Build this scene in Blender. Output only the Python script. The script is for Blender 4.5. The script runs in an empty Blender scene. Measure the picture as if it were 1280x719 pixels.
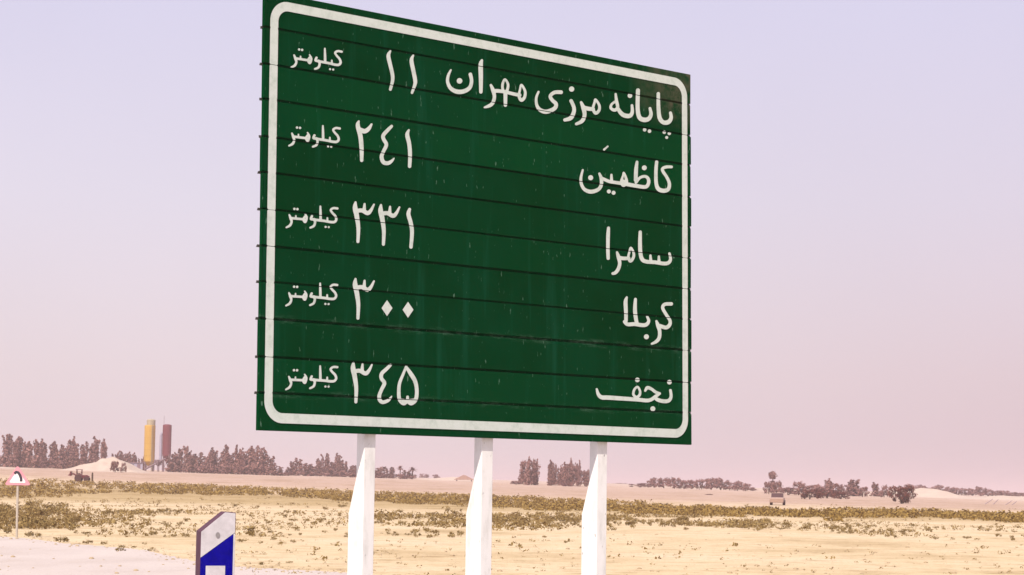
import bpy, bmesh, math, random
import numpy as np
from mathutils import Vector, Matrix
random.seed(7); RNG = np.random.default_rng(7)
SC = bpy.context.scene
COL = SC.collection
R = math.radians

# ------------------------------------------------------------------ camera
F, CX, CY, CAMZ = 2800.0, 640.0, 359.5, 1.5          # photo pixels, metres
ROLL = 0.0135
PITCH = math.atan((610 - CY) / F)
fw = Vector((0, math.cos(PITCH), math.sin(PITCH)))
r0 = Vector((1, 0, 0)); u0 = r0.cross(fw)
rt = r0 * math.cos(ROLL) + u0 * math.sin(ROLL)
up = -r0 * math.sin(ROLL) + u0 * math.cos(ROLL)
cam = bpy.data.cameras.new('camera'); camo = bpy.data.objects.new('camera', cam); COL.objects.link(camo)
M = Matrix((rt, up, -fw)).transposed().to_4x4(); M.translation = (0, 0, CAMZ)
camo.matrix_world = M
cam.sensor_width = 36; cam.lens = F / 1280 * 36; cam.clip_start = 0.1; cam.clip_end = 20000
SC.camera = camo

# ------------------------------------------------------------------ light
SUN_EL = R(49)
sun_h = Vector((-0.347, -0.938, 0)).normalized()
to_sun = Vector((sun_h.x * math.cos(SUN_EL), sun_h.y * math.cos(SUN_EL), math.sin(SUN_EL)))
sl = bpy.data.lights.new('sun', 'SUN'); sl.energy = 4.2; sl.angle = R(0.5); sl.color = (1, 0.93, 0.82)
so = bpy.data.objects.new('sun', sl); COL.objects.link(so)
so.rotation_euler = to_sun.to_track_quat('Z', 'Y').to_euler(); so.location = (-20, -40, 60)

SC.world = bpy.data.worlds.new('World'); SC.world.use_nodes = True
nt = SC.world.node_tree; N = nt.nodes; L = nt.links
bg = N['Background']; bg.inputs['Strength'].default_value = 0.1
sky = N.new('ShaderNodeTexSky'); sky.sky_type = 'NISHITA'; sky.sun_disc = False
sky.sun_elevation = SUN_EL; sky.sun_rotation = math.atan2(sun_h.x, sun_h.y)
sky.air_density = 1.0; sky.dust_density = 4.0; sky.ozone_density = 1.0
# dusty air high above: a pale lilac veil over the clear sky, pinker towards the horizon
tc = N.new('ShaderNodeTexCoord'); sep = N.new('ShaderNodeSeparateXYZ'); L.new(tc.outputs['Generated'], sep.inputs[0])
ramp = N.new('ShaderNodeValToRGB'); L.new(sep.outputs['Z'], ramp.inputs[0])
SKYK = 7.75
def setramp(rm, stops):
    e = rm.color_ramp.elements
    while len(e) > 1: e.remove(e[-1])
    e[0].position = stops[0][0]; e[0].color = (*stops[0][1], 1)
    for p, c in stops[1:]:
        k = e.new(p); k.color = (*c, 1)
setramp(ramp, [(0.0, (0.81, 0.69, 0.73)), (0.05, (0.81, 0.69, 0.74)), (0.127, (0.77, 0.70, 0.81)), (0.21, (0.71, 0.66, 0.83)), (1.0, (0.50, 0.52, 0.80))])
vm = N.new('ShaderNodeVectorMath'); vm.operation = 'SCALE'; vm.inputs['Scale'].default_value = SKYK
# the dust lies thicker and duller towards the right
def wmath(op, a, b, clamp=False):
    m = N.new('ShaderNodeMath'); m.operation = op; m.use_clamp = clamp
    for i, q in enumerate((a, b)):
        if isinstance(q, (int, float)): m.inputs[i].default_value = q
        else: L.new(q, m.inputs[i])
    return m.outputs[0]
fx = wmath('MULTIPLY', wmath('ADD', sep.outputs['X'], .05), 3.7, True)
fz = wmath('SUBTRACT', 1.0, wmath('MULTIPLY', sep.outputs['Z'], 4.3, True), True)
dull = N.new('ShaderNodeMix'); dull.data_type = 'RGBA'; dull.blend_type = 'MULTIPLY'
L.new(wmath('MULTIPLY', fx, fz), dull.inputs['Factor']); L.new(ramp.outputs[0], dull.inputs['A']); dull.inputs['B'].default_value = (.90, .83, .86, 1)
sn = N.new('ShaderNodeTexNoise'); sn.inputs['Scale'].default_value = 7; sn.inputs['Detail'].default_value = 3; L.new(tc.outputs['Generated'], sn.inputs['Vector'])
L.new(dull.outputs['Result'], vm.inputs[0]); L.new(wmath('ADD', SKYK * .965, wmath('MULTIPLY', sn.outputs[0], SKYK * .07)), vm.inputs['Scale'])
mx = N.new('ShaderNodeMix'); mx.data_type = 'RGBA'; mx.inputs['Factor'].default_value = 0.85
L.new(sky.outputs[0], mx.inputs['A']); L.new(vm.outputs[0], mx.inputs['B'])
L.new(mx.outputs['Result'], bg.inputs['Color'])

SC.view_settings.view_transform = 'Standard'; SC.view_settings.look = 'None'
SC.view_settings.exposure = 0.5; SC.view_settings.gamma = 1
SC.cycles.volume_bounces = 1; SC.cycles.max_bounces = 6
SC.cycles.use_denoising = True

# ------------------------------------------------------------------ helpers
def lin(c):
    return tuple((v / 255 / 12.92 if v / 255 <= 0.04045 else ((v / 255 + 0.055) / 1.055) ** 2.4) for v in c)

def ray(px, py):
    d = fw * F + rt * (px - CX) - up * (py - CY)
    return d / d.y                                   # unit depth along +Y

def smooth(t): t = min(1, max(0, t)); return t * t * (3 - 2 * t)
def hillz(x, y):
    """height of the plain: flat near the road, rising gently far off, more to the left"""
    if y < 150: return 0.0
    t = min(1.15, max(-1.15, x / y * F / 640))       # -1 left edge .. 1 right edge
    keyf = [(150, 0, 0, 0), (185, 0, 0, 0), (265, 1.35, .7, .05), (450, 4.3, 2.4, .45), (700, 6.3, 3.9, 1.1), (3000, 10.0, 6.5, 2.5), (9000, 12, 9, 5)]
    for a, b in zip(keyf, keyf[1:]):
        if y <= b[0]:
            k = (y - a[0]) / (b[0] - a[0]); v = [a[i] + (b[i] - a[i]) * k for i in (1, 2, 3)]
            break
    else: v = keyf[-1][1:]
    return v[1] + (v[0] - v[1]) * max(0, -t) + (v[2] - v[1]) * max(0, t)

def ground_at(px, py):
    """where the line of sight through a photo pixel meets the plain"""
    d = ray(px, py); y = 15.0
    while y < 3000:
        if CAMZ + d.z * y < hillz(d.x * y, y): break
        y *= 1.01
    a, b = y / 1.01, y
    for _ in range(12):
        m = (a + b) / 2
        if CAMZ + d.z * m < hillz(d.x * m, m): b = m
        else: a = m
    return Vector((d.x * b, b, hillz(d.x * b, b)))
def on_ground(px, y):
    x = ray(px, 610).x * y
    return Vector((x, y, hillz(x, y)))
def top_z(px, py, y): return CAMZ + ray(px, py).z * y

def link(name, me, parent=None, loc=None):
    o = bpy.data.objects.new(name, me); COL.objects.link(o)
    if parent is not None: o.parent = parent
    if loc is not None: o.location = loc
    return o
def tag(o, label=None, cat=None, group=None, kind=None):
    if label: o['label'] = label
    if cat: o['category'] = cat
    if group: o['group'] = group
    if kind: o['kind'] = kind
    return o
def thing(name, label, cat, loc=(0, 0, 0), rz=0, group=None):
    o = link(name, None, None, loc); o.rotation_euler = (0, 0, rz); o.empty_display_size = .3
    return tag(o, label, cat, group)

class MB:
    """collects shapes into one mesh"""
    def __init__(s): s.v = []; s.f = []
    def add(s, v, f):
        k = len(s.v); s.v += [tuple(p) for p in v]; s.f += [tuple(i + k for i in q) for q in f]
    def box(s, a, b, mat=None):
        x0, y0, z0 = a; x1, y1, z1 = b
        v = [(x0, y0, z0), (x1, y0, z0), (x1, y1, z0), (x0, y1, z0), (x0, y0, z1), (x1, y0, z1), (x1, y1, z1), (x0, y1, z1)]
        if mat is not None: v = [mat @ Vector(p) for p in v]
        s.add(v, [(3, 2, 1, 0), (4, 5, 6, 7), (0, 1, 5, 4), (1, 2, 6, 5), (2, 3, 7, 6), (3, 0, 4, 7)])
    def prism(s, poly, w0, w1, fn):
        """poly of (a,b) extruded from w0 to w1; fn(a,b,w) -> point"""
        n = len(poly)
        v = [fn(a, b, w0) for a, b in poly] + [fn(a, b, w1) for a, b in poly]
        s.add(v, [tuple(range(n))[::-1], tuple(range(n, 2 * n))] + [(i, (i + 1) % n, n + (i + 1) % n, n + i) for i in range(n)])
    def lathe(s, prof, seg=20, c=(0, 0, 0), axis=None):
        k = len(s.v); n = len(prof)
        for r_, z in prof:
            for j in range(seg):
                a = 2 * math.pi * j / seg
                p = Vector((r_ * math.cos(a), r_ * math.sin(a), z))
                if axis is not None: p = axis @ p
                s.v.append((p.x + c[0], p.y + c[1], p.z + c[2]))
        for i in range(n - 1):
            for j in range(seg):
                j2 = (j + 1) % seg
                s.f.append((k + i * seg + j, k + i * seg + j2, k + (i + 1) * seg + j2, k + (i + 1) * seg + j))
        s.f.append(tuple(k + j for j in range(seg))[::-1]); s.f.append(tuple(k + (n - 1) * seg + j for j in range(seg)))
    def tube(s, a, b, ra, rb=None, seg=8):
        a = Vector(a); b = Vector(b); rb = ra if rb is None else rb
        q = (b - a).to_track_quat('Z', 'Y').to_matrix(); l = (b - a).length
        s.lathe([(ra, 0), (rb, l)], seg, a, q)
    def mesh(s, name, mat, smoothed=False):
        me = bpy.data.meshes.new(name); me.from_pydata(s.v, [], s.f); me.materials.append(mat)
        if smoothed: me.polygons.foreach_set('use_smooth', [True] * len(me.polygons))
        me.validate(); me.update(); return me
    def build(s, name, mat, parent=None, bevel=0, smoothed=False, loc=None):
        o = link(name, s.mesh(name, mat, smoothed), parent, loc)
        if bevel:
            m = o.modifiers.new('bevel', 'BEVEL'); m.width = bevel; m.segments = 2; m.limit_method = 'ANGLE'
        return o

def base_mat(name, rough=.7, spec=.3):
    m = bpy.data.materials.new(name); m.use_nodes = True
    b = m.node_tree.nodes['Principled BSDF']; b.inputs['Roughness'].default_value = rough
    b.inputs['Specular IOR Level'].default_value = spec
    return m, m.node_tree, b
def noise_node(t, scale, detail=4, rough=.6, coord='Object', stretch=None):
    tc = t.nodes.new('ShaderNodeTexCoord'); n = t.nodes.new('ShaderNodeTexNoise')
    n.inputs['Scale'].default_value = scale; n.inputs['Detail'].default_value = detail; n.inputs['Roughness'].default_value = rough
    src = tc.outputs[coord]
    if stretch:
        mp = t.nodes.new('ShaderNodeMapping'); mp.inputs['Scale'].default_value = stretch; t.links.new(src, mp.inputs[0]); src = mp.outputs[0]
    t.links.new(src, n.inputs['Vector']); return n
def ramp_node(t, src, stops):
    rm = t.nodes.new('ShaderNodeValToRGB'); setramp(rm, stops); t.links.new(src, rm.inputs[0]); return rm
def mixc(t, fac, a, b, blend='MIX'):
    m = t.nodes.new('ShaderNodeMix'); m.data_type = 'RGBA'; m.blend_type = blend
    for s, k in ((fac, 'Factor'), (a, 'A'), (b, 'B')):
        if isinstance(s, (int, float)): m.inputs[k].default_value = s
        elif isinstance(s, tuple): m.inputs[k].default_value = (*s, 1)
        else: t.links.new(s, m.inputs[k])
    return m.outputs['Result']
def mathn(t, op, a, b=None, clamp=False):
    m = t.nodes.new('ShaderNodeMath'); m.operation = op; m.use_clamp = clamp
    for i, s in enumerate((a, b)):
        if s is None: continue
        if isinstance(s, (int, float)): m.inputs[i].default_value = s
        else: t.links.new(s, m.inputs[i])
    return m.outputs[0]
def simple(name, c, rough=.7, var=.15, scale=6, spec=.3, stretch=None, bump=0):
    """a paint or stuff with mottled wear"""
    m, t, b = base_mat(name, rough, spec)
    n = noise_node(t, scale, 5, .65, stretch=stretch)
    rm = ramp_node(t, n.outputs[0], [(.25, tuple(v * (1 - var) for v in c)), (.55, c), (.8, tuple(min(1, v * (1 + var)) for v in c))])
    t.links.new(rm.outputs[0], b.inputs['Base Color'])
    if bump:
        bp = t.nodes.new('ShaderNodeBump'); bp.inputs['Strength'].default_value = bump; bp.inputs['Distance'].default_value = .02
        t.links.new(n.outputs[0], bp.inputs['Height']); t.links.new(bp.outputs[0], b.inputs['Normal'])
    return m

# ------------------------------------------------------------------ materials
def sand_material():
    m, t, b = base_mat('sand', .95, .1)
    geo = t.nodes.new('ShaderNodeNewGeometry'); sp = t.nodes.new('ShaderNodeSeparateXYZ'); t.links.new(geo.outputs['Position'], sp.inputs[0])
    def pn(scale, detail=5, stretch=(1, 1, 1), rough=.6):
        mp = t.nodes.new('ShaderNodeMapping'); mp.inputs['Scale'].default_value = stretch; t.links.new(geo.outputs['Position'], mp.inputs[0])
        n = t.nodes.new('ShaderNodeTexNoise'); n.inputs['Scale'].default_value = scale; n.inputs['Detail'].default_value = detail; n.inputs['Roughness'].default_value = rough
        t.links.new(mp.outputs[0], n.inputs['Vector']); return n.outputs[0]
    # soil belts: pale sand near the road, scrub soil, a ploughed pinkish belt further out, pale flats beyond
    wob = mathn(t, 'MULTIPLY', mathn(t, 'SUBTRACT', pn(.03, 4, (1, .4, 1)), .5), 30)
    tilt = mathn(t, 'MULTIPLY', sp.outputs['X'], .9)
    yy = mathn(t, 'ADD', mathn(t, 'ADD', sp.outputs['Y'], wob), tilt)
    s = mathn(t, 'DIVIDE', yy, 1000, True)
    belt = ramp_node(t, s, [(0, (.585, .452, .28)), (.13, (.585, .452, .285)), (.16, (.42, .305, .155)), (.20, (.38, .27, .13)), (.215, (.54, .405, .26)), (.24, (.53, .40, .27)), (.275, (.45, .315, .235)), (.34, (.43, .30, .225)), (.46, (.48, .345, .27)), (.6, (.50, .385, .31)), (1, (.50, .39, .33))])
    big = ramp_node(t, pn(.16, 6, (1, .7, 1), .65), [(.34, (.76, .72, .64)), (.48, (.97, .96, .94)), (.62, (1.02, 1.03, 1.08))])
    mid = ramp_node(t, pn(1.1, 6, (1, 1, 1), .7), [(.3, (.66, .60, .52)), (.48, (1, 1, 1)), (.75, (1.1, 1.1, 1.12))])
    fine = ramp_node(t, pn(9, 5, (1, 1, 1), .75), [(.34, (.60, .54, .45)), (.47, (1, 1, 1)), (1, (1.08, 1.08, 1.08))])
    c = mixc(t, 1.0, belt.outputs[0], big.outputs[0], 'MULTIPLY')
    c = mixc(t, 1.0, c, mid.outputs[0], 'MULTIPLY')
    c = mixc(t, .8, c, fine.outputs[0], 'MULTIPLY')
    t.links.new(c, b.inputs['Base Color'])
    bp = t.nodes.new('ShaderNodeBump'); bp.inputs['Strength'].default_value = .8; bp.inputs['Distance'].default_value = .12
    t.links.new(pn(2.2, 7, (1, 1, 1), .7), bp.inputs['Height']); t.links.new(bp.outputs[0], b.inputs['Normal'])
    return m
M_sand = sand_material()
def road_material():
    m, t, b = base_mat('pale_gravel_road', .95, .1)
    a = ramp_node(t, noise_node(t, .5, 6, .65, stretch=(1, .35, 1)).outputs[0], [(.3, (.44, .365, .32)), (.5, (.50, .425, .385)), (.7, (.53, .455, .41))])
    f = noise_node(t, 14, 5, .8); st = noise_node(t, 3, 5, .7)
    c = mixc(t, .8, a.outputs[0], ramp_node(t, f.outputs[0], [(.3, (.72, .70, .68)), (.5, (1, 1, 1)), (1, (1.05, 1.05, 1.05))]).outputs[0], 'MULTIPLY')
    c = mixc(t, ramp_node(t, st.outputs[0], [(.56, (0, 0, 0)), (.72, (.5, .5, .5))]).outputs[0], c, (.50, .385, .25))
    t.links.new(c, b.inputs['Base Color'])
    bp = t.nodes.new('ShaderNodeBump'); bp.inputs['Strength'].default_value = .5; bp.inputs['Distance'].default_value = .03
    t.links.new(f.outputs[0], bp.inputs['Height']); t.links.new(bp.outputs[0], b.inputs['Normal']); return m
M_road = road_material()
M_mound = simple('dumped_sand', (.46, .36, .29), .95, .16, .6, .1, bump=.5)
M_mound2 = simple('pale_bank', (.47, .37, .30), .95, .12, .5, .1, bump=.4)

def green_material():
    m, t, b = base_mat('green_sign_sheeting', .9, 0.0)
    geo = t.nodes.new('ShaderNodeNewGeometry')
    base = ramp_node(t, geo.outputs['Random Per Island'], [(0, (.0004, .024, .0055)), (1, (.0007, .040, .0105))])
    pat = noise_node(t, 1.3, 4, .6)
    c = mixc(t, ramp_node(t, pat.outputs[0], [(.4, (0, 0, 0)), (.65, (1, 1, 1))]).outputs[0], base.outputs[0], (.0006, .034, .0105))
    st = noise_node(t, 9, 4, .6, stretch=(1, 1, .07))                 # rain streaks down the boards
    c = mixc(t, mathn(t, 'MULTIPLY', ramp_node(t, st.outputs[0], [(.56, (0, 0, 0)), (.75, (1, 1, 1))]).outputs[0], .5), c, (.006, .066, .034))
    sc = noise_node(t, 26, 3, .5, stretch=(1.6, 1.6, .5))              # scuffs and chips
    c = mixc(t, ramp_node(t, sc.outputs[0], [(.685, (0, 0, 0)), (.76, (.55, .55, .55))]).outputs[0], c, (.14, .24, .17))
    # brown grime worked into the upper right corner
    tcn = t.nodes.new('ShaderNodeTexCoord'); sp = t.nodes.new('ShaderNodeSeparateXYZ'); t.links.new(tcn.outputs['Object'], sp.inputs[0])
    g = noise_node(t, 7, 5, .7)
    gx = mathn(t, 'MULTIPLY', mathn(t, 'SUBTRACT', sp.outputs['X'], GRX), 2.2, True)
    gz = mathn(t, 'MULTIPLY', mathn(t, 'SUBTRACT', sp.outputs['Z'], GRZ), 5.0, True)
    gf = mathn(t, 'MULTIPLY', mathn(t, 'MULTIPLY', gx, gz), ramp_node(t, g.outputs[0], [(.38, (0, 0, 0)), (.62, (1, 1, 1))]).outputs[0])
    c = mixc(t, mathn(t, 'MULTIPLY', gf, .9), c, (.085, .075, .05))
    # pale scrape marks along two of the joints
    for k, thr in ((0, .52), (2, .5)):
        near = mathn(t, 'SUBTRACT', 1.0, mathn(t, 'MULTIPLY', mathn(t, 'ABSOLUTE', mathn(t, 'SUBTRACT', sp.outputs['Z'], SEAMZ[k])), 26), True)
        nn = noise_node(t, 5, 6, .8, stretch=(1, 1, 4))
        c = mixc(t, mathn(t, 'MULTIPLY', near, ramp_node(t, nn.outputs[0], [(thr, (0, 0, 0)), (thr + .16, (.5, .5, .5))]).outputs[0]), c, (.10, .17, .12))
    t.links.new(c, b.inputs['Base Color']); return m

def white_sheet():
    m, t, b = base_mat('white_sign_sheeting', .55, .25)
    n = noise_node(t, 14, 5, .7)
    c = ramp_node(t, n.outputs[0], [(.3, (.40, .46, .41)), (.5, (.50, .55, .50)), (.75, (.54, .58, .55))])
    t.links.new(c.outputs[0], b.inputs['Base Color']); return m
M_white = white_sheet()

def post_paint():
    m, t, b = base_mat('chipped_white_paint', .6, .3)
    n = noise_node(t, 10, 6, .7, stretch=(1, 1, .35))
    c = ramp_node(t, n.outputs[0], [(.3, (.56, .55, .52)), (.5, (.70, .69, .665)), (.8, (.76, .745, .735))])
    ch = noise_node(t, 22, 2, .5, stretch=(1, 1, .6))
    col = mixc(t, ramp_node(t, ch.outputs[0], [(.70, (0, 0, 0)), (.735, (1, 1, 1))]).outputs[0], c.outputs[0], (.36, .34, .33))
    t.links.new(col, b.inputs['Base Color']); return m
M_post = post_paint()
M_rail = simple('weathered_rail', (.055, .05, .045), .6, .3, 20)

# ------------------------------------------------------------------ ground
def axis_steps(lim, first, k):
    a = [0.0]; s = first
    while a[-1] < lim: a.append(a[-1] + s); s *= k
    return a
ys = [-v for v in axis_steps(400, 12, 1.5)[1:]][::-1] + list(np.arange(0, 500, 7.5)) + list(500 + np.array(axis_steps(5500, 12, 1.12)))
xp = list(np.arange(0, 150, 6.0)) + list(150 + np.array(axis_steps(3600, 8, 1.15)))
xs = [-v for v in xp[1:]][::-1] + xp
g = MB(); nx = len(xs)
for y in ys:
    for x in xs:
        h = hillz(x, y)
        g.v.append((x, y, h))
for j in range(len(ys) - 1):
    for i in range(nx - 1):
        a = j * nx + i; g.f.append((a, a + 1, a + nx + 1, a + nx))
tag(g.build('ground', M_sand, smoothed=True), kind='structure')

# pale dusty road surface, its far edge curving away to the left
edge_px = [(-260, 657), (-120, 664), (0, 671), (60, 677), (120, 683), (180, 690), (240, 699), (300, 707), (360, 712), (440, 717), (520, 722), (640, 731), (900, 760), (1300, 860)]
pts = []
for a, b in zip(edge_px, edge_px[1:]):
    for k in range(24):
        p = ground_at(a[0] + (b[0] - a[0]) * k / 24, a[1] + (b[1] - a[1]) * k / 24)
        pts.append((p.x, p.y + random.uniform(-.25, .25) * min(1, p.y / 45) + .9 * max(0, min(1, (p.y - 30) / 10)) * math.sin(p.x * .9) * math.sin(p.x * .37 + 1), .004))
rd = MB()
rd.v = pts + [(pts[-1][0] + 5, -25, .004), (pts[0][0] - 30, -25, .004)]
rd.f = [tuple(range(len(rd.v)))[::-1]]
tag(rd.build('road', M_road), kind='structure')

# ------------------------------------------------------------------ the road sign
YAW, TILT, SW, SH = 0.744, -0.0125, 4.263, 3.0
B0 = Vector((-1.685, 15.04, 1.862))
dU = Vector((math.cos(YAW), math.sin(YAW), 0))
nF = Vector((math.sin(YAW), -math.cos(YAW), 0))
dV = (Vector((0, 0, 1)) * math.cos(TILT) + nF * math.sin(TILT)).normalized()
nW = dU.cross(dV).normalized()                        # out of the face, towards the road
def S(u, v, w=0): return B0 + dU * u + dV * v + nW * w
SBASE = B0 + dU * SW / 2; SBASE.z = 0
def Sl(u, v, w=0): return S(u, v, w) - SBASE
GRX = Sl(3.5, 0).x; GRZ = Sl(0, 2.52).z
def to_img(P):
    q = P - Vector((0, 0, CAMZ)); d = q.dot(fw)
    return CX + F * q.dot(rt) / d, CY - F * q.dot(up) / d
# photo-to-board map, used once to lay the traced lettering out on the board
A = []; bb = []
for (u, v) in ((0, 0), (SW, 0), (SW, SH), (0, SH)):
    x, y = to_img(S(u, v))
    A += [[x, y, 1, 0, 0, 0, -u * x, -u * y], [0, 0, 0, x, y, 1, -v * x, -v * y]]; bb += [u, v]
hh = np.append(np.linalg.solve(np.array(A), np.array(bb)), 1).reshape(3, 3)
def to_board(x, y):
    x = np.asarray(x, float); y = np.asarray(y, float)
    w = hh[2, 0] * x + hh[2, 1] * y + 1
    return (hh[0, 0] * x + hh[0, 1] * y + hh[0, 2]) / w, (hh[1, 0] * x + hh[1, 1] * y + hh[1, 2]) / w

road_sign = thing('road_sign', 'large green distance sign with white writing standing on three white posts', 'road sign', SBASE)
seams = sorted(float(to_board(328, y)[1]) for y in (33, 79, 123, 170, 215, 261, 307, 352, 398, 446, 491))
bounds = [0.0] + seams + [SH]
SEAMZ = [Sl(0, v).z for v in seams]
M_green = green_material()
G = .0085
pm = MB()
for i, (v0, v1) in enumerate(zip(bounds, bounds[1:])):
    a = v0 + (G if i else 0); c = v1 - (G - random.uniform(0, .005) if i < len(bounds) - 2 else 0)
    e0 = random.uniform(-.006, .005); e1 = random.uniform(-.004, .004)
    w0, w1 = random.uniform(-.002, .001), random.uniform(-.002, .001)
    bvl = .004
    prof = [(a, -.03), (a, w0 - bvl), (a + bvl, w0), (c - bvl, w1), (c, w1 - bvl), (c, -.03)]
    k = len(pm.v); n = len(prof)
    for uu in (e0, SW + e1):
        for (v, w) in prof: pm.v.append(tuple(Sl(uu, v, w)))
    pm.f += [(k + j, k + n + j, k + n + (j + 1) % n, k + (j + 1) % n) for j in range(n)]
    pm.f += [tuple(k + j for j in range(n)), tuple(k + n + j for j in range(n))[::-1]]
    if i:   # the lip that closes the joint behind
        vs = [Sl(uu, vv, ww) for uu in (.008, SW + .012) for (vv, ww) in ((v0 - G + .0004, -.02), (v0 + G - .0004, -.02), (v0 + G - .0004, -.034), (v0 - G + .0004, -.034))]
        pm.add(vs, [(0, 1, 2, 3), (7, 6, 5, 4), (0, 4, 5, 1), (1, 5, 6, 2), (2, 6, 7, 3), (3, 7, 4, 0)])
o = pm.build('panel', M_green, road_sign)
bm = bmesh.new(); bm.from_mesh(o.data); bmesh.ops.recalc_face_normals(bm, faces=bm.faces); bm.to_mesh(o.data); bm.free()

# rails behind each joint, their ends poking out at the left edge
for i, sv in enumerate(seams):
    rl = MB()
    rl.prism([(-.012 + random.uniform(-.008, .006), sv - .009), (SW - .03, sv - .012), (SW - .03, sv + .009), (-.012, sv + .009)], -.038, -.0305, Sl)
    rl.build('rail', M_rail, road_sign)

# --- outlines of the writing as merged pen strokes
def marching(sd, x0, y0, st):
    """filled polygons where sd<0 on a regular grid"""
    ny, nx_ = sd.shape; verts = []; idx = {}; faces = []
    inside = sd < 0
    cell = inside[:-1, :-1] | inside[1:, :-1] | inside[:-1, 1:] | inside[1:, 1:]
    def vert(key, p):
        if key not in idx: idx[key] = len(verts); verts.append(p)
        return idx[key]
    for j, i in zip(*np.nonzero(cell)):
        cs = [(j, i), (j, i + 1), (j + 1, i + 1), (j + 1, i)]; poly = []
        for k in range(4):
            a, b = cs[k], cs[(k + 1) % 4]
            if inside[a]: poly.append(vert(a, (x0 + a[1] * st, y0 + a[0] * st)))
            if inside[a] != inside[b]:
                q = sd[a] / (sd[a] - sd[b]); key = (min(a, b), max(a, b))
                poly.append(vert(key, (x0 + (a[1] + (b[1] - a[1]) * q) * st, y0 + (a[0] + (b[0] - a[0]) * q) * st)))
        if len(poly) >= 3: faces.append(poly)
    return verts, faces
def spline(st):
    if len(st) < 3: return st
    out = []; P = [np.array(p, float) for p in st]
    closed = tuple(st[0][:2]) == tuple(st[-1][:2])
    for i in range(len(P) - 1):
        p0 = P[i - 1] if i else (P[-2] if closed else P[0]); p3 = P[i + 2] if i + 2 < len(P) else (P[1] if closed else P[-1])
        for k in range(5):
            t = k / 5
            out.append(.5 * (2 * P[i] + (P[i + 1] - p0) * t + (2 * p0 - 5 * P[i] + 4 * P[i + 1] - p3) * t * t + (3 * P[i] - p0 - 3 * P[i + 1] + p3) * t ** 3))
    out.append(P[-1]); return out
def stroke_field(X, Y, strokes):
    sd = np.full(X.shape, 1e6)
    for st in strokes:
        if st[0] == 'poly':                           # a convex filled shape
            q = st[1]; d = np.full(X.shape, -1e6)
            for a, b in zip(q, q[1:] + q[:1]):
                ex, ey = b[0] - a[0], b[1] - a[1]; ll = math.hypot(ex, ey)
                d = np.maximum(d, ((X - a[0]) * ey - (Y - a[1]) * ex) / ll)
            sd = np.minimum(sd, d); continue
        s = spline(st)
        if len(s) == 1:
            sd = np.minimum(sd, np.hypot(X - s[0][0], Y - s[0][1]) - s[0][2] / 2); continue
        for a, b in zip(s, s[1:]):
            ex, ey = b[0] - a[0], b[1] - a[1]; l2 = ex * ex + ey * ey + 1e-9
            t = np.clip(((X - a[0]) * ex + (Y - a[1]) * ey) / l2, 0, 1)
            sd = np.minimum(sd, np.hypot(X - a[0] - t * ex, Y - a[1] - t * ey) - (a[2] + (b[2] - a[2]) * t) / 2)
    return sd
SEAMS = np.array(seams)
def lettering(name, strokes, fat=1.0, shift=None, src=None):
    """strokes in photo pixels -> a sheet of white film on the board"""
    allp = [p for s in strokes for p in (s[1] if s[0] == 'poly' else s)]
    xa, xb = min(p[0] for p in allp) - 4, max(p[0] for p in allp) + 4
    ya, yb = min(p[1] for p in allp) - 4, max(p[1] for p in allp) + 4
    st = .33
    X, Y = np.meshgrid(np.arange(xa, xb, st), np.arange(ya, yb, st))
    fs = [s if s[0] == 'poly' else [(p[0], p[1], p[2] * fat) for p in s] for s in strokes]
    sd = stroke_field(X, Y, fs)
    U, V = to_board(X, Y)
    if shift is not None: U = U + shift[0]; V = V + shift[1]
    dv = np.min(np.abs(V[..., None] - SEAMS), -1)
    sd = np.maximum(sd, (.0028 - dv) * 170)
    vs, fs_ = marching(sd, xa, ya, st)
    m = MB()
    for (x, y) in vs:
        u, v = to_board(x, y)
        if shift is not None: u += shift[0]; v += shift[1]
        m.v.append(tuple(Sl(float(u), float(v), .0035)))
    m.f = [tuple(f) for f in fs_]
    return m.build(name, M_white, road_sign)
def T(x0, y0, s, strokes):
    out = []
    for st in strokes:
        if st[0] == 'poly': out.append(('poly', [(x0 + x * s, y0 + y * s) for x, y in st[1]]))
        else: out.append([(x0 + x * s, y0 + y * s, w * s) for x, y, w in st])
    return out

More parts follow.
